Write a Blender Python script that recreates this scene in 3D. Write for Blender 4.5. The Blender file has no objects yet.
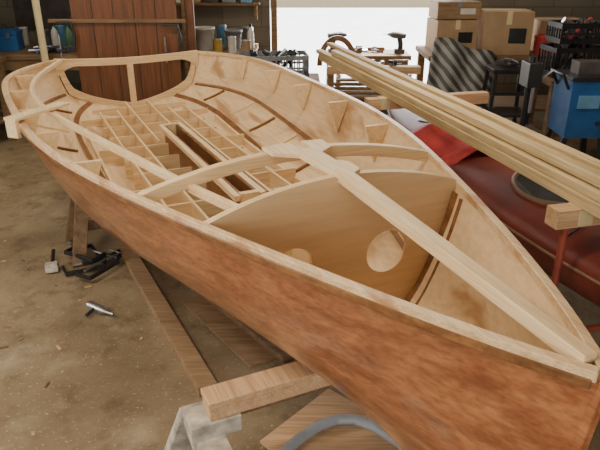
import bpy, bmesh, math, random
import numpy as np
from mathutils import Vector, Matrix
random.seed(4)
D=bpy.data; C=bpy.context
def link(o): C.scene.collection.objects.link(o); return o
# ------------------------------------------------------------------ materials
def newmat(name):
    m=D.materials.new(name); m.use_nodes=True
    nt=m.node_tree; return m,nt,nt.nodes["Principled BSDF"]
def ramp(nt,stops):
    r=nt.nodes.new("ShaderNodeValToRGB"); e=r.color_ramp.elements
    e[0].position=stops[0][0]; e[0].color=(*stops[0][1],1)
    e[1].position=stops[-1][0]; e[1].color=(*stops[-1][1],1)
    for p,c in stops[1:-1]:
        x=e.new(p); x.color=(*c,1)
    return r
def noise(nt,scale,detail=4,mapscale=None,dist=0,rough=.55):
    tc=nt.nodes.new("ShaderNodeTexCoord"); mp=nt.nodes.new("ShaderNodeMapping")
    nt.links.new(tc.outputs["Object"],mp.inputs[0])
    if mapscale: mp.inputs["Scale"].default_value=mapscale
    n=nt.nodes.new("ShaderNodeTexNoise"); n.inputs["Scale"].default_value=scale
    n.inputs["Detail"].default_value=detail; n.inputs["Distortion"].default_value=dist
    n.inputs["Roughness"].default_value=rough
    nt.links.new(mp.outputs[0],n.inputs["Vector"]); return n
def mix(nt,fac,a,b,mode="MIX"):
    x=nt.nodes.new("ShaderNodeMix"); x.data_type="RGBA"; x.blend_type=mode
    if isinstance(fac,(int,float)): x.inputs[0].default_value=fac
    else: nt.links.new(fac,x.inputs[0])
    for i,v in ((6,a),(7,b)):
        if isinstance(v,tuple): x.inputs[i].default_value=(*v,1)
        else: nt.links.new(v,x.inputs[i])
    return x.outputs[2]
def wood(name,dark,light,rough=.6,grain=(1,14,14),scale=3.5,patch=None,patchcol=None,pscale=2.0,pmap=(1,2,2),plo=.58,phi=.7,coat=0,bump=.12,spec=.35,patch2=None,fine=.25,crough=.3,det=6,nrough=.55):
    m,nt,b=newmat(name)
    n=noise(nt,scale,det,grain,.6,nrough); r=ramp(nt,[(.3,dark),(.7,light)])
    nt.links.new(n.outputs[0],r.inputs[0]); col=r.outputs[0]
    nf=noise(nt,scale*5,3,tuple(g if g>1.5 else g*.35 for g in grain),.2); rf=ramp(nt,[(.35,(1-fine,)*3),(.6,(1,1,1))]); nt.links.new(nf.outputs[0],rf.inputs[0])
    col=mix(nt,1.0,col,rf.outputs[0],"MULTIPLY")
    for pp in ([(patch,patchcol,pscale,pmap,plo,phi)] if patch else [])+([patch2] if patch2 else []):
        pa,pc_,ps,pm,pl,ph=pp
        n2=noise(nt,ps,4,pm,.4); r2=ramp(nt,[(pl,(0,0,0)),(ph,(1,1,1))]); nt.links.new(n2.outputs[0],r2.inputs[0])
        ms=nt.nodes.new("ShaderNodeMath"); ms.operation="MULTIPLY"; ms.inputs[1].default_value=pa
        nt.links.new(r2.outputs[0],ms.inputs[0])
        col=mix(nt,ms.outputs[0],col,pc_)
    nt.links.new(col,b.inputs["Base Color"]); b.inputs["Roughness"].default_value=rough
    b.inputs["Coat Weight"].default_value=coat; b.inputs["Coat Roughness"].default_value=crough
    b.inputs["Specular IOR Level"].default_value=spec
    bp=nt.nodes.new("ShaderNodeBump"); bp.inputs["Strength"].default_value=bump; bp.inputs["Distance"].default_value=.004
    nt.links.new(n.outputs[0],bp.inputs["Height"]); nt.links.new(bp.outputs[0],b.inputs["Normal"])
    return m
def plain(name,col,rough=.5,metal=0,var=.25,scale=8,emit=0,trans=0):
    m,nt,b=newmat(name); n=noise(nt,scale,4)
    r=ramp(nt,[(.3,tuple(c*(1-var) for c in col)),(.7,tuple(min(1,c*(1+var)) for c in col))])
    nt.links.new(n.outputs[0],r.inputs[0]); nt.links.new(r.outputs[0],b.inputs["Base Color"])
    b.inputs["Roughness"].default_value=rough; b.inputs["Metallic"].default_value=metal
    if emit: b.inputs["Emission Color"].default_value=(1,.95,.88,1); b.inputs["Emission Strength"].default_value=emit
    return m
M={}
M['hull']=wood("varnished_ply_outer",(.27,.082,.030),(.50,.20,.082),.32,(.4,9,9),2.0,.75,(.68,.47,.32),1.1,(.9,1.1,1.6),.56,.78,coat=.8,patch2=(.65,(.15,.042,.018),2.0,(.6,5,5),.53,.72),fine=.34,crough=.14)  # pale patches: whitish epoxy, plus highlight haze painted into the colour
M['inner']=wood("raw_ply_inner",(.68,.47,.26),(.78,.57,.33),.5,(.8,6,6),1.8,.75,(.33,.15,.055),1.9,(.5,2.8,2.2),.575,.66,fine=.14,det=3)
M['bulk']=wood("ply_bulkhead",(.66,.45,.24),(.75,.53,.30),.45,(7,1,7),1.6,.25,(.45,.24,.10),1.6,(1,1,1),.62,.75,fine=.10,det=3)
M['pale']=wood("pale_spruce",(.70,.49,.26),(.86,.66,.40),.5,(1,16,16),3,.3,(.46,.26,.10),3,(1,3,3),.62,.75,fine=.15)
M['rail']=wood("gunwale_timber",(.61,.39,.20),(.82,.60,.35),.42,(1,16,16),3,.8,(.36,.16,.06),2.6,(1.0,3,3),.55,.65,coat=.2)
M['palec']=wood("pale_spruce_cross",(.67,.46,.24),(.84,.64,.38),.5,(16,1,16),3,fine=.15)
M['stain']=wood("epoxy_fillet",(.13,.05,.017),(.30,.135,.05),.35,(2,3,3),6,coat=.3)
M['timber']=wood("stacked_timber",(.54,.38,.18),(.78,.59,.32),.6,(14,.8,14),3,.45,(.30,.18,.08),2,(5,.5,5),.54,.68)
M['timberx']=wood("beam_timber",(.56,.33,.17),(.74,.49,.28),.6,(1,12,12),3)
M['brown']=wood("brown_panel",(.13,.046,.018),(.21,.084,.035),.4,(12,12,.8),2.2)
M['old']=wood("old_bench_wood",(.15,.09,.045),(.28,.17,.09),.75,(1,10,10),3)
M['ply2']=wood("scrap_ply",(.26,.155,.08),(.40,.26,.14),.7,(1,5,5),3)
M['tres']=plain("weathered_trestle",(.45,.40,.33),.8,var=.45,scale=18)
M['white']=plain("white_plastic",(.62,.60,.55),.4,var=.12)
M['grey']=plain("grey_plastic",(.22,.23,.24),.5,var=.2)
M['black']=plain("black_plastic",(.018,.018,.019),.4,var=.3)
M['steel']=plain("steel",(.45,.45,.45),.32,.9,var=.2)
M['blue']=plain("blue_paint",(.02,.10,.28),.35,var=.2)
M['ltblue']=plain("light_blue",(.12,.28,.45),.4,var=.15)
M['red']=plain("red_kayak_deck",(.18,.033,.022),.45,var=.35,scale=3)
M['redl']=plain("bright_red_cover",(.62,.07,.07),.75,var=.25)
M['rtube']=plain("red_oxide_tube",(.30,.06,.035),.5,var=.3)
M['yel']=plain("yellow_plastic",(.55,.38,.09),.4,var=.1)
M['card']=plain("cardboard",(.38,.25,.14),.85,var=.12)
M['tape']=plain("masking_tape",(.68,.56,.30),.7,var=.08)
M['cable']=plain("grey_hose",(.30,.32,.34),.45,var=.15)
M['green']=plain("green_label",(.07,.18,.08),.5)
M['dark']=plain("dark_clutter",(.06,.05,.045),.6,var=.4)
M['rim']=plain("cockpit_rim",(.26,.15,.09),.5,var=.2)
M['fill_tube']=plain("added_lamp_tube",(1,1,1),.5,var=0,emit=6)  # glowing tube of the added ceiling fixtures
def striped():
    m,nt,b=newmat("striped_tarp"); tc=nt.nodes.new("ShaderNodeTexCoord"); w=nt.nodes.new("ShaderNodeTexWave")
    mp=nt.nodes.new("ShaderNodeMapping"); mp.inputs["Rotation"].default_value=(.0,.7,.0)
    w.inputs["Scale"].default_value=4.5; w.inputs["Distortion"].default_value=2.5; w.inputs["Detail"].default_value=2
    nt.links.new(tc.outputs["Object"],mp.inputs[0]); nt.links.new(mp.outputs[0],w.inputs[0]); r=ramp(nt,[(.4,(.05,.05,.05)),(.62,(.26,.25,.23))])
    nt.links.new(w.outputs[0],r.inputs[0]); nt.links.new(r.outputs[0],b.inputs["Base Color"]); return m
M['stripe']=striped()
def concrete(name,a,b_,dirt,spk=(.56,.46,.31)):
    m,nt,b=newmat(name); n=noise(nt,1.3,8,None,.3,.65); r=ramp(nt,[(.32,a),(.68,b_)]); nt.links.new(n.outputs[0],r.inputs[0])
    n2=noise(nt,9,6); r2=ramp(nt,[(.50,(0,0,0)),(.70,(1,1,1))]); nt.links.new(n2.outputs[0],r2.inputs[0])
    ms=nt.nodes.new("ShaderNodeMath"); ms.operation="MULTIPLY"; ms.inputs[1].default_value=.6; nt.links.new(r2.outputs[0],ms.inputs[0])
    c=mix(nt,ms.outputs[0],r.outputs[0],dirt)
    n5=noise(nt,3.2,5); r5=ramp(nt,[(.55,(0,0,0)),(.75,(1,1,1))]); nt.links.new(n5.outputs[0],r5.inputs[0])
    m5=nt.nodes.new("ShaderNodeMath"); m5.operation="MULTIPLY"; m5.inputs[1].default_value=.5; nt.links.new(r5.outputs[0],m5.inputs[0])
    c=mix(nt,m5.outputs[0],c,spk)
    n3=noise(nt,60,3); r3=ramp(nt,[(.60,(0,0,0)),(.70,(1,1,1))]); nt.links.new(n3.outputs[0],r3.inputs[0])
    n4=noise(nt,3,3); m4=nt.nodes.new("ShaderNodeMath"); m4.operation="MULTIPLY"; nt.links.new(r3.outputs[0],m4.inputs[0]); nt.links.new(n4.outputs[0],m4.inputs[1])
    c=mix(nt,m4.outputs[0],c,spk)
    nt.links.new(c,b.inputs["Base Color"]); b.inputs["Roughness"].default_value=.7
    bp=nt.nodes.new("ShaderNodeBump"); bp.inputs["Strength"].default_value=.25; bp.inputs["Distance"].default_value=.01
    nt.links.new(n2.outputs[0],bp.inputs["Height"]); nt.links.new(bp.outputs[0],b.inputs["Normal"]); return m
M['floor']=concrete("dusty_concrete",(.17,.120,.062),(.35,.265,.155),(.10,.064,.03))
M['yard']=concrete("yard_concrete",(.6,.6,.58),(.75,.75,.72),(.5,.5,.5))
def blockwall():
    m,nt,b=newmat("block_wall"); tc=nt.nodes.new("ShaderNodeTexCoord"); br=nt.nodes.new("ShaderNodeTexBrick")
    mp=nt.nodes.new("ShaderNodeMapping"); mp.inputs["Rotation"].default_value=(math.pi/2,0,0)
    nt.links.new(tc.outputs["Object"],mp.inputs[0]); nt.links.new(mp.outputs[0],br.inputs[0])
    br.inputs["Scale"].default_value=1; br.inputs["Brick Width"].default_value=.45; br.inputs["Row Height"].default_value=.22; br.inputs["Mortar Size"].default_value=.006
    br.inputs["Color1"].default_value=(.19,.17,.135,1); br.inputs["Color2"].default_value=(.15,.13,.105,1); br.inputs["Mortar"].default_value=(.11,.10,.08,1)
    nt.links.new(br.outputs[0],b.inputs["Base Color"]); b.inputs["Roughness"].default_value=.9; return m
M['wall']=blockwall()
M['ceil']=plain("ceiling_board",(.45,.40,.32),.9,var=.08)
# ------------------------------------------------------------------ builder
class B:
    def __init__(s): s.v=[]; s.f=[]; s.mi=[]; s.mats=[]; s.sm=[]
    def m(s,k):
        if k not in s.mats: s.mats.append(k)
        return s.mats.index(k)
    def add(s,vs,fs,k,smooth=False):
        o=len(s.v); s.v+= [tuple(v) for v in vs]
        i=s.m(k)
        for f in fs: s.f.append([x+o for x in f]); s.mi.append(i); s.sm.append(smooth)
    def box(s,c,size,k,rz=0,rx=0,ry=0):
        R=Matrix.Rotation(rz,3,'Z')@Matrix.Rotation(ry,3,'Y')@Matrix.Rotation(rx,3,'X'); c=Vector(c)
        vs=[c+R@Vector((a*size[0]/2,b*size[1]/2,d*size[2]/2)) for a in(-1,1) for b in(-1,1) for d in(-1,1)]
        s.add(vs,[(0,1,3,2),(4,6,7,5),(0,4,5,1),(2,3,7,6),(0,2,6,4),(1,5,7,3)],k)
    def beam(s,p,q,w,h,k,up=(0,0,1)):
        s.sweep([p,q],w,h,k,up)
    def sweep(s,pts,w,h,k,up=(0,0,1),closed=False):
        pts=[Vector(p) for p in pts]; n=len(pts); vs=[]
        for i,p in enumerate(pts):
            t=(pts[min(i+1,n-1)]-pts[max(i-1,0)]).normalized(); U=Vector(up); sd=t.cross(U).normalized(); u=sd.cross(t).normalized()
            ww=w[i] if isinstance(w,(list,tuple)) else w
            for a,b in((-1,-1),(1,-1),(1,1),(-1,1)): vs.append(p+sd*a*ww/2+u*b*h/2)
        fs=[]
        for i in range(n-1):
            for j in range(4): fs.append((i*4+j,i*4+(j+1)%4,i*4+4+(j+1)%4,i*4+4+j))
        fs+=[(3,2,1,0),tuple(range(4*n-4,4*n))]
        s.add(vs,fs,k)
    def tube(s,pts,r,k,seg=12,cap=True):
        pts=[Vector(p) for p in pts]; n=len(pts); vs=[]; ref=Vector((0,0,1))
        t0=(pts[1]-pts[0]).normalized()
        if abs(t0.z)>.9: ref=Vector((1,0,0))
        for i,p in enumerate(pts):
            t=(pts[min(i+1,n-1)]-pts[max(i-1,0)])
            t=t.normalized() if t.length>1e-9 else t0
            sd=t.cross(ref).normalized(); u=sd.cross(t)
            rr=r[i] if isinstance(r,(list,tuple)) else r
            for j in range(seg):
                a=2*math.pi*j/seg; vs.append(p+sd*math.cos(a)*rr+u*math.sin(a)*rr)
        fs=[(i*seg+j,i*seg+(j+1)%seg,(i+1)*seg+(j+1)%seg,(i+1)*seg+j) for i in range(n-1) for j in range(seg)]
        s.add(vs,fs,k,True)
        if cap:
            s.add(vs[:seg],[tuple(range(seg))[::-1]],k); s.add(vs[-seg:],[tuple(range(seg))],k)
    def lathe(s,c,prof,k,seg=20,axis='Z'):
        c=Vector(c); vs=[]
        for r,z in prof:
            for j in range(seg):
                a=2*math.pi*j/seg; vs.append(c+Vector((r*math.cos(a),r*math.sin(a),z)))
        n=len(prof)
        fs=[(i*seg+j,i*seg+(j+1)%seg,(i+1)*seg+(j+1)%seg,(i+1)*seg+j) for i in range(n-1) for j in range(seg)]
        s.add(vs,fs,k,True)
        s.add(vs[:seg],[tuple(range(seg))[::-1]],k); s.add(vs[-seg:],[tuple(range(seg))],k)
    def prism(s,poly,vec,k):
        n=len(poly); vec=Vector(vec); vs=[Vector(p) for p in poly]+[Vector(p)+vec for p in poly]
        fs=[tuple(range(n)),tuple(range(2*n-1,n-1,-1))]+[(i,(i+1)%n,n+(i+1)%n,n+i) for i in range(n)]
        s.add(vs,fs,k)
    def obj(s,name,parent=None,bevel=0,loc=None,rz=0):
        me=D.meshes.new(name); me.from_pydata(s.v,[],s.f)
        for k in s.mats: me.materials.append(M[k])
        for p,i,sm in zip(me.polygons,s.mi,s.sm): p.material_index=i; p.use_smooth=sm
        bm=bmesh.new(); bm.from_mesh(me); bmesh.ops.recalc_face_normals(bm,faces=bm.faces); bm.to_mesh(me); bm.free()
        o=link(D.objects.new(name,me))
        if parent: o.parent=parent
        if loc: o.location=loc
        o.rotation_euler[2]=rz
        if bevel:
            md=o.modifiers.new("bevel","BEVEL"); md.width=bevel; md.segments=2; md.limit_method='ANGLE'; md.angle_limit=math.radians(40)
        return o
# ------------------------------------------------------------------ boat geometry
L=4.3; CAMZ=1.68
SK=np.array([0,.12,.25,.4,.6,.8,1.0]); BK=np.array([0,.256,.48,.688,.824,.874,.537])
pb=np.polyfit(SK,BK,6); pz=np.polyfit([0,.33,.66,1.0],[.079,.035,-.008,-.006],3)
hb=lambda s: float(np.polyval(pb,s)); zs=lambda s: CAMZ-.71+float(np.polyval(pz,s))
KS=[0,.1,.2,.35,.5,.7,.85,1]
c1=lambda s: float(np.interp(s,KS,[.55,.66,.74,.80,.84,.87,.88,.88])); d1=lambda s: float(np.interp(s,KS,[.30,.31,.32,.32,.31,.29,.27,.25]))
c2=lambda s: float(np.interp(s,KS,[.22,.34,.44,.52,.55,.56,.56,.56])); d2=lambda s: float(np.interp(s,KS,[.50,.48,.46,.44,.42,.39,.36,.33]))
dk=lambda s: float(np.interp(s,KS,[.64,.61,.58,.54,.50,.46,.43,.39]))
RAKE=.06
def section(s):
    b=hb(s); z=zs(s)
    K=[(b,z),(b*c1(s),z-d1(s)),(b*c2(s),z-d2(s)),(0.0,z-dk(s))]
    out=[]
    for i in range(3):
        for t in np.linspace(0,1,7)[:-1]:
            y=K[i][0]*(1-t)+K[i+1][0]*t; zz=K[i][1]*(1-t)+K[i+1][1]*t
            bulge=4*t*(1-t)*[.012,.010,.006][i]*min(1,s*6)
            out.append((y+bulge*.7,zz-bulge*.7))
    out.append(K[3]); return out
def rakex(s,drop): return RAKE*drop/.6*(1-s)**3
def hz(s,y):
    sec=section(s); ys=[p[0] for p in sec][::-1]; zz=[p[1] for p in sec][::-1]
    return float(np.interp(abs(y)+.012,ys,zz))+.010
def inpts(s,f0,f1,n,off):
    sec=section(s); m=len(sec)-1; out=[]
    for f in np.linspace(f0,f1,n):
        a=f*m; i=min(int(a),m-1); t=a-i
        y=sec[i][0]*(1-t)+sec[i+1][0]*t; z=sec[i][1]*(1-t)+sec[i+1][1]*t
        dy=sec[i+1][0]-sec[i][0]; dz=sec[i+1][1]-sec[i][1]; l=math.hypot(dy,dz)+1e-9
        ny,nz=dz/l,-dy/l
        out.append((y+ny*off,z+nz*off))
    return out
BX,BY,ANG=.507,.793,.431
boat=link(D.objects.new("wooden_dinghy_hull",None)); boat.location=(BX,BY,0); boat.rotation_euler[2]=math.atan2(math.cos(ANG),-math.sin(ANG))
N=90; ss=[(i/N)**1.15 for i in range(N+1)]
vs=[];fs=[]
for s in ss:
    sec=section(s); full=[( y,z) for y,z in sec]+[(-y,z) for y,z in sec[-2::-1]]
    z0=zs(s)
    for y,z in full: vs.append((s*L+rakex(s,z0-z),y,z))
W=37
for i in range(N):
    for j in range(W-1): fs.append((i*W+j,i*W+j+1,(i+1)*W+j+1,(i+1)*W+j))
me=D.meshes.new("hull_shell"); me.from_pydata(vs,[],fs)
bm=bmesh.new(); bm.from_mesh(me); bmesh.ops.remove_doubles(bm,verts=bm.verts,dist=.0008); bmesh.ops.recalc_face_normals(bm,faces=bm.faces)
bm.faces.ensure_lookup_table()
f=min(bm.faces,key=lambda f:f.calc_center_median().z if f.calc_center_median().x>2 else 9)
if f.normal.z>0: bmesh.ops.reverse_faces(bm,faces=bm.faces)
bm.to_mesh(me); bm.free()
me.materials.append(M['hull']); me.materials.append(M['inner'])
for p in me.polygons: p.use_smooth=True
o=link(D.objects.new("hull_shell",me)); o.parent=boat
md=o.modifiers.new("sol","SOLIDIFY"); md.thickness=.011; md.offset=-1; md.material_offset=1; md.material_offset_rim=1
es=o.modifiers.new("es","EDGE_SPLIT"); es.split_angle=math.radians(28)
for sg,nm in((1,"gunwale_port"),(-1,"gunwale_starboard")):
    g=B()
    wd=[.021+.012*min(1,max(0,(s-.25)/.4)) for s in ss[1:]]
    g.sweep([(s*L,sg*(hb(s)-.008),zs(s)-.004) for s in ss[1:]],wd,.022,'rail')
    g.sweep([(s*L,sg*(hb(s)+.004),zs(s)-.019) for s in ss[1:]],.005,.020,'stain'); g.obj(nm,boat,.003)
def crown(s,y,cr): return zs(s)+cr*(1-min(1,(y/hb(s))**2))
def frame(b,x,th,top,bottom,k,n=40,y0=None,y1=None):
    s=x/L; y0=-(hb(s)-.014) if y0 is None else y0; y1=hb(s)-.014 if y1 is None else y1
    ys=np.linspace(y0,y1,n)
    vs=[];fs=[]
    for y in ys:
        lo=min(bottom(y),top(y)-.001)
        vs+=[(x-th/2,y,top(y)),(x+th/2,y,top(y)),(x+th/2,y,lo),(x-th/2,y,lo)]
    for i in range(n-1):
        for j in range(4): fs.append((i*4+j,i*4+(j+1)%4,i*4+4+(j+1)%4,i*4+4+j))
    fs+=[(0,1,2,3),(4*n-1,4*n-2,4*n-3,4*n-4)]
    b.add(vs,fs,k)
xA=.92; sA=xA/L
b=B(); frame(b,xA,.010,lambda y:crown(sA,y,.082),lambda y:hz(sA,y)-.002,'bulk',80); bulk=b.obj("foredeck_bulkhead",boat)
cut=B()
for sy,dz,rr in((-1,0,.071),(1,.008,.066)):
    c=Vector((xA,sy*.158,CAMZ-.848+dz)); cut.tube([c-Vector((.05,0,0)),c+Vector((.05,0,0))],rr,'bulk',40)
co=cut.obj("cutter"); co.parent=boat
C.view_layer.update()
md=bulk.modifiers.new("b","BOOLEAN"); md.object=co; md.operation='DIFFERENCE'; md.solver='EXACT'
C.view_layer.update()
dg=C.evaluated_depsgraph_get(); nm=D.meshes.new_from_object(bulk.evaluated_get(dg)); bulk.modifiers.clear(); bulk.data=nm
D.objects.remove(co)
b=B()
def beamarc(b,x,w,h,cr,k='palec',n=40):
    s=x/L; frame(b,x,w,lambda y:crown(s,y,cr),lambda y:crown(s,y,cr)-h,k,n)
beamarc(b,xA+.012,.014,.035,.083); 
xB=1.24; beamarc(b,xB,.032,.040,.085); b.obj("deck_beams",boat,.002)
b=B()
def fil(dx,w,f0=.03):
    s_=(xA+dx)/L
    for sg in(-1,1): b.sweep([(xA+dx,sg*y,z) for y,z in inpts(s_,f0,1,50,.016)],w,.005,'stain',up=(0,-sg*.9,.45))
fil(-.022,.028); fil(-.075,.013)
b.obj("epoxy_fillets",boat)
b=B(); zt=lambda x: zs(x/L)+.082*min(1,x/xA)
b.sweep([(x,0,zt(x)-.001) for x in np.linspace(.05,xA+.02,14)],[.030+.013*i/13 for i in range(14)],.032,'pale')
b.obj("king_plank",boat,.002)
b=B(); z=zs(.25)+.083
P=[(.90,-.022),(.93,-.060),(1.0,-.062),(1.03,-.034),(1.12,-.034),(1.16,-.085),(1.245,-.095),(1.255,-.022),(1.18,-.02),(1.18,.02),(1.255,.022),(1.245,.12),(1.17,.115),(1.12,.045),(1.03,.04),(.93,.03),(.90,.022)]
b.prism([(x,y,z) for x,y in P],(0,0,.013),'pale'); b.obj("mast_partner",boat,.0015)
b=B(); cp=[(.99,.285),(1.4,.385),(2.0,.535),(2.5,.63),(2.75,.675),(3.14,.72),(3.5,.70),(3.9,.60),(4.27,.47)]
xs=np.linspace(.95,4.27,50); pc=np.polyfit([p[0] for p in cp],[p[1] for p in cp],5)
b.sweep([(x,float(np.polyval(pc,x))+.012,zs(x/L)+.004) for x in xs],.022,.026,'pale'); b.obj("side_deck_carlin",boat,.002)
b=B(); p=Vector((2.45,.855,zs(.57)+.028)); q=Vector((2.69,.60,zs(.57)+.028)); b.beam(p,q,.070,.014,'pale')
t=(q-p).normalized(); b.beam(p+t*.012,p+t*.012-Vector((0,0,.085)),.022,.062,'pale',up=(t.y,-t.x,0))
b.obj("batten_template",boat,.002)
b=B()
for x in(1.75,2.3,2.85,3.4,3.9):
    for sg in(-1,1):
        s=x/L; y0=hb(s)-.015; z0=zs(s)-.012
        yb=hb(s)*(1-(1-c1(s))*.55)-.02
        b.prism([(x-.008,sg*y0,z0),(x-.008,sg*(y0-.12),z0),(x-.008,sg*(y0-.115),z0-.022),(x-.008,sg*(yb+.008),z0-d1(s)*.55)],(.016,0,0),'pale')
b.obj("side_knees",boat,.0015)
b=B(); xT=L-.006; zb=zs(1); H1=hb(1)
frame(b,xT,.030,lambda y:zb+.016-.022*(1-(y/H1)**2),lambda y:zb-.034-.022*(1-(y/H1)**2)-.10*max(0,(abs(y)/H1-.70)/.30)**2,'palec')
def ub(y): 
    f=abs(y)/H1; return hz(1,y)+.03+.05*f**2
frame(b,xT,.022,lambda y: max(hz(1,y)+.0,min(zb-.01,ub(y)+.16*max(0,(abs(y)/H1)-.8)/.2)),lambda y:hz(1,y)-.004,'palec',60)
b.box((xT-.002,0,zb-.205),(.024,.045,.36),'pale')
b.obj("open_transom",boat,.002)
b=B()
def longi(b,y,x0,x1,top,k='pale',th=.012,n=24):
    vs=[];fs=[]
    for x in np.linspace(x0,x1,n):
        s=x/L; lo=hz(s,y)-.004; tp=max(top(x),lo+.03)
        vs+=[(x,y-th/2,tp),(x,y+th/2,tp),(x,y+th/2,lo),(x,y-th/2,lo)]
    for i in range(n-1):
        for j in range(4): fs.append((i*4+j,i*4+(j+1)%4,i*4+4+(j+1)%4,i*4+4+j))
    fs+=[(0,1,2,3),(4*n-1,4*n-2,4*n-3,4*n-4)]; b.add(vs,fs,k)
for y in (-.30,-.18,.18,.30): longi(b,y,1.3,3.95,lambda x:zs(x/L)-.31)
for x0,x1 in((1.3,1.75),(3.05,4.2)):
    for y in(-.08,.08): longi(b,y,x0,x1,lambda x:zs(x/L)-.31)
for x in np.arange(1.45,4.1,.26):
    w=.34 if int(round((x-1.45)/.26))%3 else .44
    frame(b,x,.012,lambda y:max(zs(x/L)-.318,hz(x/L,y)+.012),lambda y:hz(x/L,y)-.004,'palec',30,-min(w,hb(x/L)*.62),min(w,hb(x/L)*.62))
for sg in(-1,1): longi(b,sg*.44,1.6,3.6,lambda x:hz(x/L,.44)+.035,'pale',.016)
b.obj("floor_frames",boat)
b=B()
for y in(-.034,.034): longi(b,y,1.72,3.08,lambda x:zs(x/L)-.225,'stain',.012)
for x in(1.72,3.08): b.box((x,0,zs(x/L)-.32),(.03,.08,.20),'pale')
for y in(-.056,.056): b.beam((1.70,y,zs(.4)-.235),(3.10,y,zs(.7)-.235),.026,.024,'pale')
b.obj("centreboard_case",boat,.001)
b=B()
def seam(fr,w,h):
    for sg in(-1,1):
        pts=[]
        for x in np.linspace(1.0,4.27,44):
            (y,z),=inpts(x/L,fr,fr,1,.016); pts.append((x,sg*y,z))
        b.sweep(pts,w,h,'stain',up=(0,-sg*.5,.8))
seam(1/3-.01,.022,.010); seam(2/3-.01,.035,.007)
for i,x in enumerate(np.arange(1.5,4.1,.42)):
    for sg in(-1,1):
        b.sweep([(x,sg*y,z) for y,z in inpts(x/L,.37,.60,10,.018)],.016,.014,'pale' if i%2 else 'stain',up=(0,-sg*.5,.8))
b.obj("ribs_and_stringers",boat)
b=B(); b.sweep([(.02+rakex(0,d),0,zs(0)-d) for d in np.linspace(.01,.62,10)],.02,.03,'hull',up=(1,0,0)); b.obj("stem_post",boat,.004)
C.view_layer.update()
def W2(x,y,z=0): return boat.matrix_world@Vector((x,y,z))
# ------------------------------------------------------------------ trestles under boat
RZ=boat.rotation_euler[2]
def trestle(x,top,yw,near):
    b=B()
    b.box((0,0,top-.011),(.085,yw*2,.022),'timberx'); b.box((0,0,top-.046),(.080,yw*2-.006,.046),'timberx')
    zt_=top-.069
    for sy in(-1,1):
        y=sy*(yw-(.0 if near else .07))
        b.box((0,y-sy*.02,zt_-.03),(.10,.16,.06),'tres' if near else 'old')
        b.box((0,y,zt_-.10),(.26,.09,.09),'tres' if near else 'old')
        for sx in(-1,1):
            b.beam((sx*.10,y+sy*.02,zt_-.06),(sx*.20,y+sy*.10,0.0),.075,.04,'tres' if near else 'old',up=(1,0,0))
        b.beam((-.17,y+sy*.075,.10),(.17,y+sy*.075,.10),.02,.05,'old')
    if near: b.beam((.09,-(yw-.05),zt_-.09),(.09,(yw-.05),zt_-.09),.02,.06,'old')
    else: b.beam((0,-(yw-.05),.16),(0,(yw-.05),.16),.02,.06,'old')
    return b.obj("trestle",None,.003,loc=W2(x,0),rz=RZ)
kz=lambda x: zs(x/L)-dk(x/L)-.001
trestle(.955,kz(.955),.44,1); trestle(3.1,kz(3.1),.62,0)
# ------------------------------------------------------------------ room
def room_box(name,c,size,k):
    b=B(); b.box((0,0,0),size,k); return b.obj(name,loc=c)
room_box("floor",(.2,2.6,-.05),(7.6,10,.1),'floor')
b=B(); b.box((-3.55,-.95,1.4),(.1,2.9,2.8),'wall'); b.box((-3.55,5.1,1.4),(.1,5.0,2.8),'wall'); b.box((-3.55,1.55,.45),(.1,2.1,.9),'wall'); b.box((-3.55,1.55,2.5),(.1,2.1,.6),'wall'); b.obj("wall_left")
b=B()
for y in(.53,1.55,2.57): b.box((-3.52,y,1.55),(.05,.05,1.3),'white')
for z in(.93,2.17): b.box((-3.52,1.55,z),(.05,2.1,.05),'white')
b.obj("added_window_1")  # unseen window, added for light and reflections from the left
room_box("wall_right",(3.95,2.6,1.4),(.1,10,2.8),'wall')
b=B(); b.box((-1.95,7.5,1.4),(3.2,.1,2.8),'wall'); b.box((2.85,7.5,1.4),(2.1,.1,2.8),'wall'); b.box((.73,7.5,2.55),(2.2,.1,.5),'wall'); b.obj("wall_back")
b=B(); b.box((-2.9,-2.35,1.4),(1.2,.1,2.8),'wall'); b.box((2.9,-2.35,1.4),(2.0,.1,2.8),'wall'); b.box((-.2,-2.35,2.6),(4.2,.1,.4),'wall'); b.obj("wall_front")
b=B()
b.box((-.30,7.42,1.14),(.07,.05,2.28),'old'); b.box((1.76,7.42,1.14),(.07,.05,2.28),'old'); b.box((.73,7.42,2.31),(2.13,.05,.07),'old'); b.obj("trim_1")
room_box("ceiling",(.2,2.6,2.85),(7.6,10,.1),'ceil')
room_box("yard_ground",(.5,14.6,-.08),(30,14,.1),'yard')
# ------------------------------------------------------------------ brown panel
b=B(); b.box((-1.54,5.62,.95),(.92,.035,1.9),'brown')
for i in range(1,5): b.box((-2.0+.184*i,5.601,.95),(.006,.004,1.88),'black')
b.obj("wooden_panel_door",None,.003)
b=B(); b.box((-1.0,5.75,.95),(.10,.03,1.9),'brown'); b.box((-1.04,5.72,.95),(.03,.03,1.9),'old'); b.obj("leaning_boards")
def bench(name,x0,x1,y0,y1,top,k='old'):
    b=B(); cx,cy=(x0+x1)/2,(y0+y1)/2
    b.box((cx,cy,top-.025),(x1-x0,y1-y0,.05),k); b.box((cx,y0+.03,top-.10),(x1-x0-.06,.03,.10),k)
    for x in(x0+.06,x1-.06):
        for y in(y0+.06,y1-.06): b.box((x,y,(top-.05)/2),(.07,.07,top-.05),k)
    b.box((cx,cy,.22),(x1-x0-.1,y1-y0-.1,.025),k)
    return b.obj(name,None,.004)
bench("workbench",-3.3,-.45,6.0,6.8,.78)
bench("workbench",1.25,3.4,6.05,6.8,.76)
bench("workbench",-3.48,-2.75,4.2,5.85,.80)
bench("low_table",.28,1.2,6.72,7.2,.66)
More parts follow.
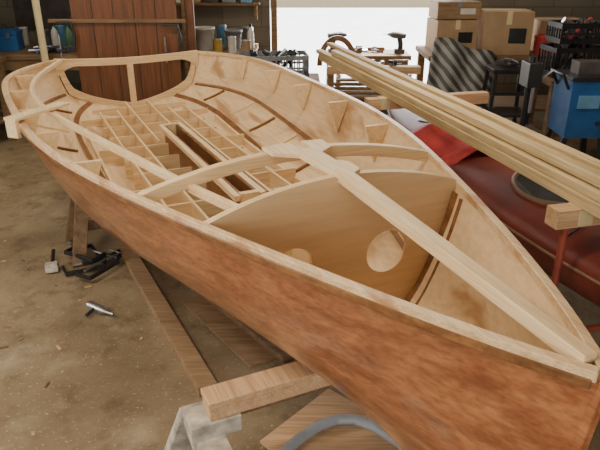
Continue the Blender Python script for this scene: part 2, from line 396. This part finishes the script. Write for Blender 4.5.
# ------------------------------------------------------------------ clutter generators
def tin(name,x,y,z,r,h,k,lid='steel'):
    b=B(); z+=.001; b.lathe((x,y,z),[(r*.96,0),(r,.004),(r,h*.94),(r*1.04,h*.95),(r*1.04,h)],k); b.lathe((x,y,z+h),[(r*.9,0),(r*.88,.006)],lid); return b.obj(name)
def bottle(name,x,y,z,r,h,k,cap='black'):
    b=B(); z+=.001; b.lathe((x,y,z),[(r*.9,0),(r,.01),(r,h*.6),(r*.8,h*.72),(r*.35,h*.82),(r*.33,h*.88)],k); b.lathe((x,y,z+h*.88),[(r*.42,0),(r*.4,h*.12)],cap); return b.obj(name)
def bucket(name,x,y,z,r,h,k):
    b=B(); z+=.001; b.lathe((x,y,z),[(r*.8,0),(r,h*.9),(r*1.07,h*.9),(r*1.07,h),(r*.94,h),(r*.9,h*.7)],k)
    b.tube([(x+r*math.cos(a),y-.3*r*math.sin(a)-r*.3,z+h*.92-r*.8*math.sin(a)) for a in np.linspace(0,math.pi,14)],.004,'steel',6); return b.obj(name)
def carton(name,x,y,z,w,d,h,k='card',rz=0,label='tape',open_=False):
    b=B(); b.box((0,0,h/2),(w,d,h),k); b.box((0,0,h+.001),(w*1.0,.05,.004),label); b.box((0,-d/2-.001,h*.86),(.05,.004,h*.3),label)
    b.box((w*.2,-d/2-.002,h*.45),(w*.35,.004,h*.35),'black' if label=='tape' else 'white')
    return b.obj(name,None,.003,loc=(x,y,z+.001),rz=rz)
def crate(name,x,y,z,w,d,h,k,rz=0,fill=None):
    b=B(); t=.012
    b.box((0,0,t/2),(w,d,t),k)
    n=int(w/.045)
    for sy in(-1,1):
        b.box((0,sy*d/2,h-.02),(w,t,.04),k); b.box((0,sy*d/2,.02),(w,t,.04),k); b.box((0,sy*d/2,h/2),(w,t*.7,.02),k)
        for i in range(n+1): b.box((-w/2+w*i/n,sy*d/2,h/2),(.012,t,h),k)
    n=int(d/.045)
    for sx in(-1,1):
        b.box((sx*w/2,0,h-.02),(t,d,.04),k); b.box((sx*w/2,0,.02),(t,d,.04),k)
        for i in range(n+1): b.box((sx*w/2,-d/2+d*i/n,h/2),(t,.012,h),k)
    if fill:
        for i in range(10): b.tube([(random.uniform(-w*.35,w*.35),random.uniform(-d*.3,d*.3),.03),(random.uniform(-w*.35,w*.35),random.uniform(-d*.3,d*.3),h*1.1)],random.uniform(.01,.025),random.choice(fill),8)
    return b.obj(name,None,0,loc=(x,y,z+.001),rz=rz)
def toolpile(name,x,y,z,w,d,n,keys,rz=0,lmax=.26):
    b=B()
    for i in range(n):
        a=random.uniform(-.6,.6)+(math.pi/2 if random.random()<.3 else 0); l=random.uniform(.10,lmax); cx,cy=random.uniform(-w/2,w/2),random.uniform(-d/2,d/2)
        zz=.018+.012*(i%4); dx,dy=math.cos(a)*l/2,math.sin(a)*l/2; k=random.choice(keys); typ=i%4
        if typ==0: b.tube([(cx-dx,cy-dy,zz),(cx,cy,zz),(cx+dx*.1,cy+dy*.1,zz),(cx+dx,cy+dy,zz)],[.014,.016,.006,.006],k,8)
        elif typ==1: b.box((cx,cy,zz),(l,.022,.016),k,rz=a); b.box((cx+dx,cy+dy,zz+.006),(.03,.07,.03),random.choice(keys),rz=a)
        elif typ==2: b.box((cx,cy,.03),(l*.5,l*.3,.05),k,rz=a)
        else:
            for sgn in(-1,1): b.tube([(cx-dx,cy-dy+sgn*.03,zz),(cx,cy,zz),(cx+dx*.4,cy+dy*.4+sgn*.012,zz)],[.008,.008,.006],k,6)
    return b.obj(name,None,.002,loc=(x,y,z+.001),rz=rz)
def powertool(name,x,y,z,rz,k):
    b=B(); b.tube([(-.10,0,.19),(-.02,0,.19),(.05,0,.19),(.09,0,.19),(.12,0,.19)],[.026,.036,.036,.022,.014],k,12)
    b.sweep([(-.03,0,.18),(-.05,0,.10),(-.05,0,.05)],.035,.045,'black',up=(1,0,0)); b.box((-.04,0,.025),(.10,.06,.05),k); b.tube([(.12,0,.19),(.19,0,.19)],.005,'steel',6)
    return b.obj(name,None,.003,loc=(x,y,z+.001),rz=rz)
def toolbox(name,x,y,z,w,d,h,k,rz=0):
    b=B(); b.box((0,0,h*.35),(w,d,h*.7),k); b.box((0,0,h*.78),(w*1.03,d*1.05,h*.14),k); b.box((0,0,h*.88),(w*.9,d*.8,h*.08),k)
    b.tube([(-w*.25,0,h*.9),(-w*.22,0,h*1.12),(w*.22,0,h*1.12),(w*.25,0,h*.9)],.009,'black',8)
    for sx in(-1,1): b.box((sx*w*.3,-d/2-.006,h*.68),(.03,.012,.05),'steel')
    return b.obj(name,None,.005,loc=(x,y,z+.001),rz=rz)
zb_=.78
bucket("white_bucket",-.95,6.3,zb_,.10,.22,'white'); bucket("white_bucket",-.68,6.45,zb_,.09,.18,'grey')
for i,(x,y,r,h,k) in enumerate([(-1.12,6.66,.05,.16,'steel'),(-.55,6.66,.06,.18,'steel'),(-.80,6.1,.045,.13,'yel'),(-1.06,6.1,.04,.11,'white'),(-.82,6.66,.05,.2,'ltblue'),(-2.15,6.62,.07,.16,'white'),(-2.5,6.66,.06,.2,'ltblue'),(-2.7,6.66,.07,.15,'grey'),(-2.92,6.66,.06,.18,'white'),(-2.3,6.62,.07,.3,'grey'),(-.52,6.1,.045,.12,'card'),(-.66,6.12,.04,.15,'white')]):
    tin("paint_tin",x,y,zb_,r,h,k)
for x,y,k in((-2.12,6.4,'white'),(-2.24,6.42,'yel'),(-2.36,6.45,'green'),(-2.5,6.45,'white'),(-2.64,6.45,'ltblue'),(-.5,6.4,'white')): bottle("glue_bottle",x,y,zb_,.035,.24,k)
toolbox("toolbox",-3.0,6.3,zb_,.4,.2,.22,'blue',.1)
crate("plastic_crate",-.25,5.70,.615,.62,.32,.22,'grey',.1,['steel','timberx','black','black'])
b=B(); b.box((-.22,5.70,.59),(.8,.5,.05),'old')
for x in(-.56,.12):
    for y in(5.50,5.9): b.box((x,y,.285),(.05,.05,.57),'old')
b.obj("side_table",None,.003)
toolpile("hand_tools",.74,6.95,.66,.3,.2,14,['black','dark','steel','old','grey'],lmax=.16)
powertool("cordless_drill",.40,6.9,.66,.4,'dark'); powertool("cordless_drill",1.06,6.9,.66,2.4,'dark')
b=B(); b.box((-.95,7.30,1.15),(1.0,.28,.025),'old')
for x in(-1.4,-.5): b.box((x,7.33,1.06),(.03,.22,.16),'old')
b.obj("wall_shelf")
for i,(w_,h_,k) in enumerate([(.16,.14,'white'),(.12,.2,'card'),(.14,.12,'dark'),(.15,.16,'grey'),(.12,.13,'ltblue')]): carton("small_carton",-1.36+.19*i,7.28,1.163,w_,.16,h_,k,0,'white' if i%2 else 'tape')
b=B()
for zz in(.9,1.15,1.45,1.75):
    b.box((-3.0,5.2,zz),(.6,.9,.02),'grey')
for x in(-3.28,-2.72):
    for y in(4.77,5.63): b.box((x,y,1.32),(.03,.03,1.03),'steel')
b.obj("metal_shelving")
for zz in (.911,1.161):
    for i in range(7):
        x=-2.84 if i%2 else -3.02; tin("paint_tin",x,4.85+i*.115,zz,.045,random.uniform(.1,.16),random.choice(['white','dark','ltblue','grey','card']))
toolpile("hand_tools",-2.9,4.45,.80,.3,.3,14,['black','steel','dark','timberx']); toolpile("hand_tools",-2.35,6.16,.78,.5,.14,20,['black','steel','blue','dark','dark'])
b=B(); b.box((-2.3,7.43,1.3),(2.0,.03,.9),'dark')
for i in range(16):
    x=-3.2+i*.12; l=random.uniform(.2,.5); b.box((x,7.40,1.62-l/2),(.02,.02,l),random.choice(['steel','black','tres'])); b.box((x+.03,7.39,1.62),(.09,.03,.03),random.choice(['black','redl','blue','dark'])); b.box((x+.03,7.39,1.62-l*.8),(.09,.03,.03),'black')
b.obj("tool_rack")
b=B()
b.tube([(-2.38,5.82,0),(-2.38,5.82,1.9)],.033,'tape',14); b.lathe((-2.38,5.82,0),[(.09,0),(.09,.02),(.04,.03)],'grey'); b.obj("cardboard_tube")
b=B()
for (x,z) in((-2.13,1.0),(-1.2,.98)):
    b.sweep([(x,5.56,z+.12),(x+.13,5.56,z+.12),(x+.15,5.56,z),(x+.13,5.56,z-.12),(x,5.56,z-.12)],.02,.02,'black',up=(0,1,0)); b.tube([(x+.01,5.56,z-.2),(x+.01,5.56,z+.02)],.008,'steel',8)
b.box((-1.6,5.585,1.13),(1.2,.02,.03),'old'); b.obj("hanging_clamps",None,.002)
b=B(); b.lathe((-2.50,3.95,0),[(.15,0),(.19,.36),(.2,.38),(.18,.38),(.15,.05)],'black'); b.obj("waste_bin")
b=B()
for sx in(-.34,.34):
    for sy in(-.2,.2): b.beam((.72+sx,6.05+sy*.5,.6),(.72+sx*1.1,6.05+sy*1.3,0),.05,.03,'timberx',up=(1,0,0))
b.box((.72,6.05,.63),(.9,.12,.07),'timberx'); b.obj("sawhorse",None,.003)
toolpile("hand_tools",.85,6.05,.665,.4,.05,9,['black','dark','steel'],lmax=.16)
b=B()
b.sweep([(.36+.17*math.cos(a),6.05,.667+.26*math.sin(a)) for a in np.linspace(0,math.pi,24)],.05,.022,'stain',up=(0,1,0)); b.obj("laminated_hoop",None,.002)
b=B()
for i in range(5): b.beam((.25+i*.02,5.42+i*.05,.50+.028*i),(1.02,5.35+.07*i,.50+.028*i),.07,.022,random.choice(['timberx','old','ply2']))
b.box((.65,5.5,.24),(.6,.25,.48),'dark'); b.obj("offcut_planks",None,.002)
toolpile("power_tools",.45,5.05,.0,.4,.3,14,['black','grey','steel','dark','redl'],lmax=.3)
b=B()
for j in range(5):
    b.tube([(.90+(.20-.012*j)*math.cos(a),4.95+(.20-.012*j)*math.sin(a),.40+.018*j) for a in np.linspace(0,2*math.pi,36)],.010,'black',8,False)
b.lathe((.90,4.95,.0),[(.2,0),(.2,.02),(.06,.05),(.05,.37),(.22,.37),(.22,.39)],'grey'); b.obj("cable_reel")
b=B(); b.box((1.30,4.85,.40),(.32,.22,.2),'grey'); b.lathe((1.22,4.80,.5),[(.05,0),(.05,.10),(.03,.14)],'black'); b.box((1.30,4.85,.28),(.36,.26,.04),'old')
for x in(1.16,1.44):
    for y in(4.75,4.95): b.box((x,y,.13),(.03,.03,.26),'old')
b.obj("planer_machine",None,.006)
# right background
b=B()
nx,ny=16,8; vs=[];fs=[]
for i in range(nx+1):
    for j in range(ny+1):
        u,v=i/nx,j/ny; vs.append((1.14+.60*u+.1*v,5.62+.20*v+.02*math.sin(u*14),.38+.60*v-.18*u*v+.02*math.sin(u*11+v*5)))
for i in range(nx):
    for j in range(ny): a=i*(ny+1)+j; fs.append((a,a+1,a+ny+2,a+ny+1))
b.add(vs,fs,'stripe',True); o=b.obj("striped_tarpaulin"); md=o.modifiers.new("s","SOLIDIFY"); md.thickness=.01
b=B(); b.box((1.52,5.93,.34),(.56,.10,.68),'old'); b.obj("plywood_board",None,.004)
carton("cardboard_box",2.02,6.3,.76,.46,.4,.40,'card',-.1); carton("cardboard_box",1.55,6.5,.76,.42,.35,.30,'card',.12)
carton("cardboard_box",2.62,6.5,.76,.5,.4,.30,'card',.05); carton("cardboard_box",3.1,6.3,.76,.4,.4,.22,'white',.2,'blue')
carton("cardboard_box",1.56,6.5,1.07,.44,.3,.16,'ply2',.1,'grey')
toolbox("toolbox",2.50,6.18,.76,.34,.18,.20,'redl',.1)
b=B(); cx,cy=1.76,5.22
b.box((cx,cy,.78),(.34,.28,.035),'black'); b.box((cx,cy-.03,.42),(.36,.3,.025),'black')
for sx in(-1,1):
    for sy in(-1,1): b.beam((cx+sx*.14,cy+sy*.11,.77),(cx+sx*.18,cy+sy*.18,0),.03,.03,'black',up=(1,0,0))
b.beam((cx-.18,cy-.16,.25),(cx+.18,cy-.16,.25),.02,.03,'grey'); b.beam((cx-.16,cy-.14,.6),(cx+.16,cy-.14,.6),.02,.03,'black')
b.obj("step_stool",None,.004)
toolpile("power_tools",1.76,5.22,.80,.14,.12,8,['black','grey','dark'],lmax=.16)
bench("tool_table",2.05,3.4,5.0,5.6,.72,'old')
crate("black_crate",2.30,5.3,.72,.42,.3,.24,'black',.1,['steel','black','grey']); crate("black_crate",2.32,5.3,.99,.40,.28,.16,'black',.05,['timberx','dark','steel','redl'])
toolpile("hand_tools",2.95,5.2,.72,.4,.2,16,['black','steel','yel','timberx','white'],lmax=.2)
b=B(); b.box((2.95,5.45,1.05),(.8,.25,.02),'old'); b.box((2.95,5.45,.9),(.75,.2,.02),'old')
for x in(2.57,3.33): b.box((x,5.45,.881),(.03,.2,.32),'old')
b.obj("tool_shelf")
toolpile("hand_tools",2.95,5.45,1.06,.5,.12,18,['black','steel','blue','redl','timberx'],lmax=.2)
b=B()
cx,cy=2.04,4.40
b.box((cx,cy,.66),(.30,.32,.40),'blue'); b.box((cx,cy,.875),(.32,.34,.03),'black'); b.box((cx-.02,cy-.165,.72),(.15,.012,.09),'ltblue'); b.lathe((cx+.08,cy-.18,.56),[(.03,0),(.03,.02)],'black')
b.box((cx+.02,cy+.02,.93),(.2,.14,.09),'dark'); b.tube([(cx-.15,cy-.1,.8),(cx-.21,cy-.12,.9),(cx-.21,cy+.1,.9),(cx-.15,cy+.1,.8)],.012,'black',8)
for sx in(-1,1):
    for sy in(-1,1): b.beam((cx+sx*.13,cy+sy*.13,.47),(cx+sx*.2,cy+sy*.2,0),.035,.035,'black',up=(1,0,0))
b.obj("blue_bench_machine",None,.005)
b=B(); x,y=1.66,4.45
b.box((x,y,.03),(.22,.25,.06),'black'); b.tube([(x,y,.05),(x,y,1.0)],.022,'black'); b.box((x,y-.02,.88),(.10,.18,.17),'black'); b.tube([(x,y-.1,.8),(x,y-.1,.62)],.015,'steel',8); b.box((x,y-.05,.48),(.16,.2,.025),'dark')
b.tube([(x+.04,y-.06,.84),(x+.12,y-.1,.92)],.008,'steel',6); b.obj("pillar_drill",None,.004)
b=B()
for i in range(4): b.beam((2.45+.06*i,3.7+.1*i,0.02),(2.65+.04*i,4.85,1.35+.05*i),.07,.02,['old','ply2','timberx','old'][i])
b.obj("leaning_boards",None,.002)
# ------------------------------------------------------------------ lumber stack
P0=Vector((.31,5.3)); dr=Vector((.25,-.968)).normalized()
Lr=4.7; mid=P0+dr*Lr/2; rz=math.atan2(dr.y,dr.x)-math.pi/2
b=B(); zz=.842
lay=[(-.045,0,.072,.045,0),(.034,0,.072,.045,.12),(.112,0,.070,.045,-.1),(-.03,.046,.065,.04,.2),(.045,.046,.07,.035,.05),(.112,.046,.055,.03,-.15),(-.01,.087,.05,.028,-.2),(.085,.082,.055,.035,.25)]
for off,h,w,t_,sh in lay: b.box((off,sh,h+t_/2),(w,Lr+random.uniform(-.15,.15),t_),'timber',rz=random.uniform(-.004,.004))
b.obj("timber_stack",None,.003,loc=(mid.x,mid.y,zz),rz=rz)
def rack(pos,w,top,name):
    b=B()
    b.box((0,0,top-.035),(w,.07,.07),'timberx')
    for sx in(-1,1):
        b.tube([(sx*w*.42,0,top-.07),(sx*w*.42,0,.28)],.014,'rtube',10)
        b.tube([(sx*w*.42,0,.3),(sx*w*.42,-.22,0.015)],.014,'rtube',8); b.tube([(sx*w*.42,0,.3),(sx*w*.42,.22,0.015)],.014,'rtube',8)
    b.tube([(-w*.42,0,.28),(w*.42,0,.28)],.014,'rtube',8)
    b.box((w*.36,.036,top-.035),(.06,.003,.06),'tape'); b.box((w*.36,0,top+.0005),(.06,.072,.002),'tape')
    return b.obj(name,None,.003,loc=(pos.x,pos.y,0),rz=rz)
kc=Vector((1.17,2.80))
rack(kc+dr*.70+Vector((-.03,0)),.84,.84,"timber_rack"); rack(kc-dr*1.15+Vector((-.06,0)),.84,.84,"timber_rack")
# ------------------------------------------------------------------ red kayak
b=B(); n=40; seg=24; KL=3.9; vs=[]; fs=[]
def kw(t): return .31*max(0,(1-abs(2*t-1)**2.3))+.012
for i in range(n+1):
    t=i/n; w=kw(t); sh=.06*(2*t-1)**2
    for j in range(seg):
        a=2*math.pi*j/seg; ca,sa=math.cos(a),math.sin(a)
        z=(.10*sa*(w/.31)**.5 if sa>0 else .2*sa*(w/.31)**.6)
        vs.append((w*(abs(ca)**.8)*(1 if ca>0 else -1),(t-.5)*KL,z+sh))
for i in range(n):
    for j in range(seg): fs.append((i*seg+j,i*seg+(j+1)%seg,(i+1)*seg+(j+1)%seg,(i+1)*seg+j))
fs+=[tuple(range(seg)),tuple(range(n*seg,n*seg+seg))]
b.add(vs,fs,'red',True)
ell=lambda rx,ry,cy,z,nn_=40:[(rx*math.cos(a),cy+ry*math.sin(a),z+.012*math.cos(2*a)*-1) for a in np.linspace(0,2*math.pi,nn_)]
CY=.14
b.tube(ell(.175,.24,CY,.108),.014,'rim',8,False); b.add([(.17*math.cos(a),CY+.235*math.sin(a),.112-.012*math.cos(2*a)) for a in np.linspace(0,2*math.pi,40)[:-1]],[tuple(range(39))],'black')
b.tube(ell(.10,.12,1.15,.095),.01,'black',8,False); b.lathe((0,-1.2,.06),[(.10,0),(.105,.035),(.08,.05)],'black')
for sg in(-1,1): b.tube([(sg*(kw(t)+.001),(t-.5)*KL,.06*(2*t-1)**2+.0) for t in np.linspace(0.02,.98,40)],.007,'rim',6)
for yy in(.55,.80): b.tube([(-.25,yy,.08),(-.1,yy+.05,.115),(.1,yy-.05,.115),(.25,yy,.08)],.004,'black',6)
kay=b.obj("red_kayak",None,0,loc=(kc.x,kc.y,.56),rz=rz)
def kstand(pos):
    b=B(); b.box((0,0,.33),(.56,.07,.05),'timberx')
    for sx in(-1,1):
        for sy in(-1,1): b.beam((sx*.20,sy*.03,.31),(sx*.25,sy*.16,0),.05,.03,'old',up=(1,0,0))
    return b.obj("sawhorse",None,.003,loc=(pos.x,pos.y,0),rz=rz)
kstand(kc+dr*1.2); kstand(kc-dr*.6)
b=B(); vs=[];fs=[]
for i in range(13):
    for j in range(9):
        u,v=i/12-.5,j/8-.5; vs.append((u*.56,v*.62,.10*math.cos(u*3.4)+.012*math.sin(v*16+u*4)))
for i in range(12):
    for j in range(8): a=i*9+j; fs.append((a,a+1,a+10,a+9))
b.add(vs,fs,'redl',True); p=kc-dr*.72; o=b.obj("red_cover",None,0,loc=(p.x,p.y,.625),rz=rz); md=o.modifiers.new("s","SOLIDIFY"); md.thickness=.008
# ------------------------------------------------------------------ floor items
b=B(); b.beam((-1.10,3.40,.025),(-.38,2.02,.025),.085,.045,'ply2'); b.obj("floor_plank",None,.004)
b=B(); b.beam((-.90,3.35,.02),(-.05,2.25,.02),.07,.035,'old'); b.obj("floor_plank",None,.004)
b=B(); b.prism([(-.62,2.75,.0),(-.35,2.95,.0),(.05,2.35,.0),(-.22,2.2,.0)],(0,0,.009),'ply2'); b.obj("plywood_offcut")
b=B(); b.prism([(-.15,1.75,.0),(.12,2.05,.0),(.45,1.75,.0),(.12,1.45,.0)],(0,0,.009),'timberx'); b.obj("plywood_offcut")
def gclamp(x,y,rz,z=0):
    b=B(); b.sweep([(0,.10,.02),(0,0,.02),(.22,0,.02),(.22,.10,.02)],.018,.022,'black'); b.tube([(.22,.09,.02),(.05,.09,.02)],.007,'steel',8); b.tube([(.25,.09,.02),(.33,.09,.02)],.014,'black',8); b.tube([(.30,.04,.03),(.30,.14,.03)],.005,'steel',6)
    return b.obj("bar_clamp",None,.002,loc=(x,y,z),rz=rz)
gclamp(-1.32,3.02,.5); gclamp(-1.16,3.14,2.1,.03); gclamp(-1.15,2.92,1.1,.03); gclamp(-1.38,3.2,-.5,.05)
b=B(); b.box((-1.42,3.08,.035),(.07,.05,.05),'tres',rz=.3); b.tube([(-1.42,3.1,.055),(-1.47,3.25,.055)],.012,'black',8); b.obj("staple_gun",None,.006)
b=B(); b.tube([(-1.08,2.68,.03),(-1.0,2.63,.03),(-.97,2.61,.03),(-.93,2.59,.03)],[.022,.022,.010,.010],'steel',14); b.tube([(-1.04,2.65,.03),(-1.06,2.58,.03)],.01,'black',8); b.obj("silver_spray_bottle")
b=B(); hk=np.array([(-.14,1.52),(-.08,1.64),(0,1.735),(.07,1.80),(.14,1.835),(.21,1.835),(.28,1.80),(.36,1.72),(.45,1.6)])
tt=np.linspace(0,8,80); hp=[(float(np.interp(t,range(9),hk[:,0])),float(np.interp(t,range(9),hk[:,1])),.035) for t in tt]
b.tube(hp,[.018+.003*(i%2) for i in range(80)],'cable',12); b.obj("vacuum_hose")
b=B()
for i in range(40):
    x,y=random.uniform(-2.2,-.5),random.uniform(1.7,4.2); a=random.uniform(0,3.14); l=random.uniform(.01,.05)
    b.box((x,y,.003),(l,random.uniform(.004,.012),.005),random.choice(['timberx','ply2','old']),rz=a)
b.obj("wood_shavings")
# ------------------------------------------------------------------ added ceiling lamps + light
def added_lamp(x,y,e):  # unseen ceiling fixtures, added to brighten the interior
    b=B(); b.box((x,y,2.77),(1.3,.14,.05),'white'); b.tube([(x-.6,y,2.73),(x+.6,y,2.73)],.014,'fill_tube',8); b.obj("added_ceiling_lamp")
    l=D.lights.new("ceiling_fill","AREA"); l.shape='RECTANGLE'; l.size=1.25; l.size_y=.12; l.energy=e; l.color=(1,.89,.72)
    o=link(D.objects.new("ceiling_fill",l)); o.location=(x,y,2.70)
added_lamp(-1.3,.9,60); added_lamp(.6,3.4,34); added_lamp(-2.0,4.4,32)
def win(name,loc,rot,sx,sy,e,col):
    l=D.lights.new(name,"AREA"); l.shape='RECTANGLE'; l.size=sx; l.size_y=sy; l.energy=e; l.color=col
    o=link(D.objects.new(name,l)); o.location=loc; o.rotation_euler=rot
R_=math.radians
win("front_fill",(-.2,-2.42,1.25),(R_(90),0,0),4.0,2.2,82,(1,.93,.82))  # fill light added behind the camera, set in the unseen front opening
win("side_fill",(-3.62,1.55,1.55),(R_(90),0,R_(-90)),2.0,1.2,55,(1,.93,.82))  # fill light added at the unseen left window
win("daylight_door",(.73,7.65,1.2),(R_(-90),0,0),2.1,2.1,95,(1,.97,.91))
sun=D.lights.new("sun","SUN"); sun.energy=26; sun.angle=.01; o=link(D.objects.new("sun",sun)); o.rotation_euler=(math.radians(-28),math.radians(12),0)
w=D.worlds.new("World"); C.scene.world=w; w.use_nodes=True; nt=w.node_tree; bg=nt.nodes["Background"]
sky=nt.nodes.new("ShaderNodeTexSky"); sky.sky_type='NISHITA'; sky.sun_disc=False; sky.sun_elevation=math.radians(50); nt.links.new(sky.outputs[0],bg.inputs[0]); bg.inputs[1].default_value=.22
# ------------------------------------------------------------------ camera
cam=D.cameras.new("camera"); cam.sensor_width=36; cam.lens=608.8/600*36; cam.clip_start=.02
co=link(D.objects.new("camera",cam)); co.location=(0,0,CAMZ); co.rotation_euler=(math.radians(90-24.16),0,0); C.scene.camera=co
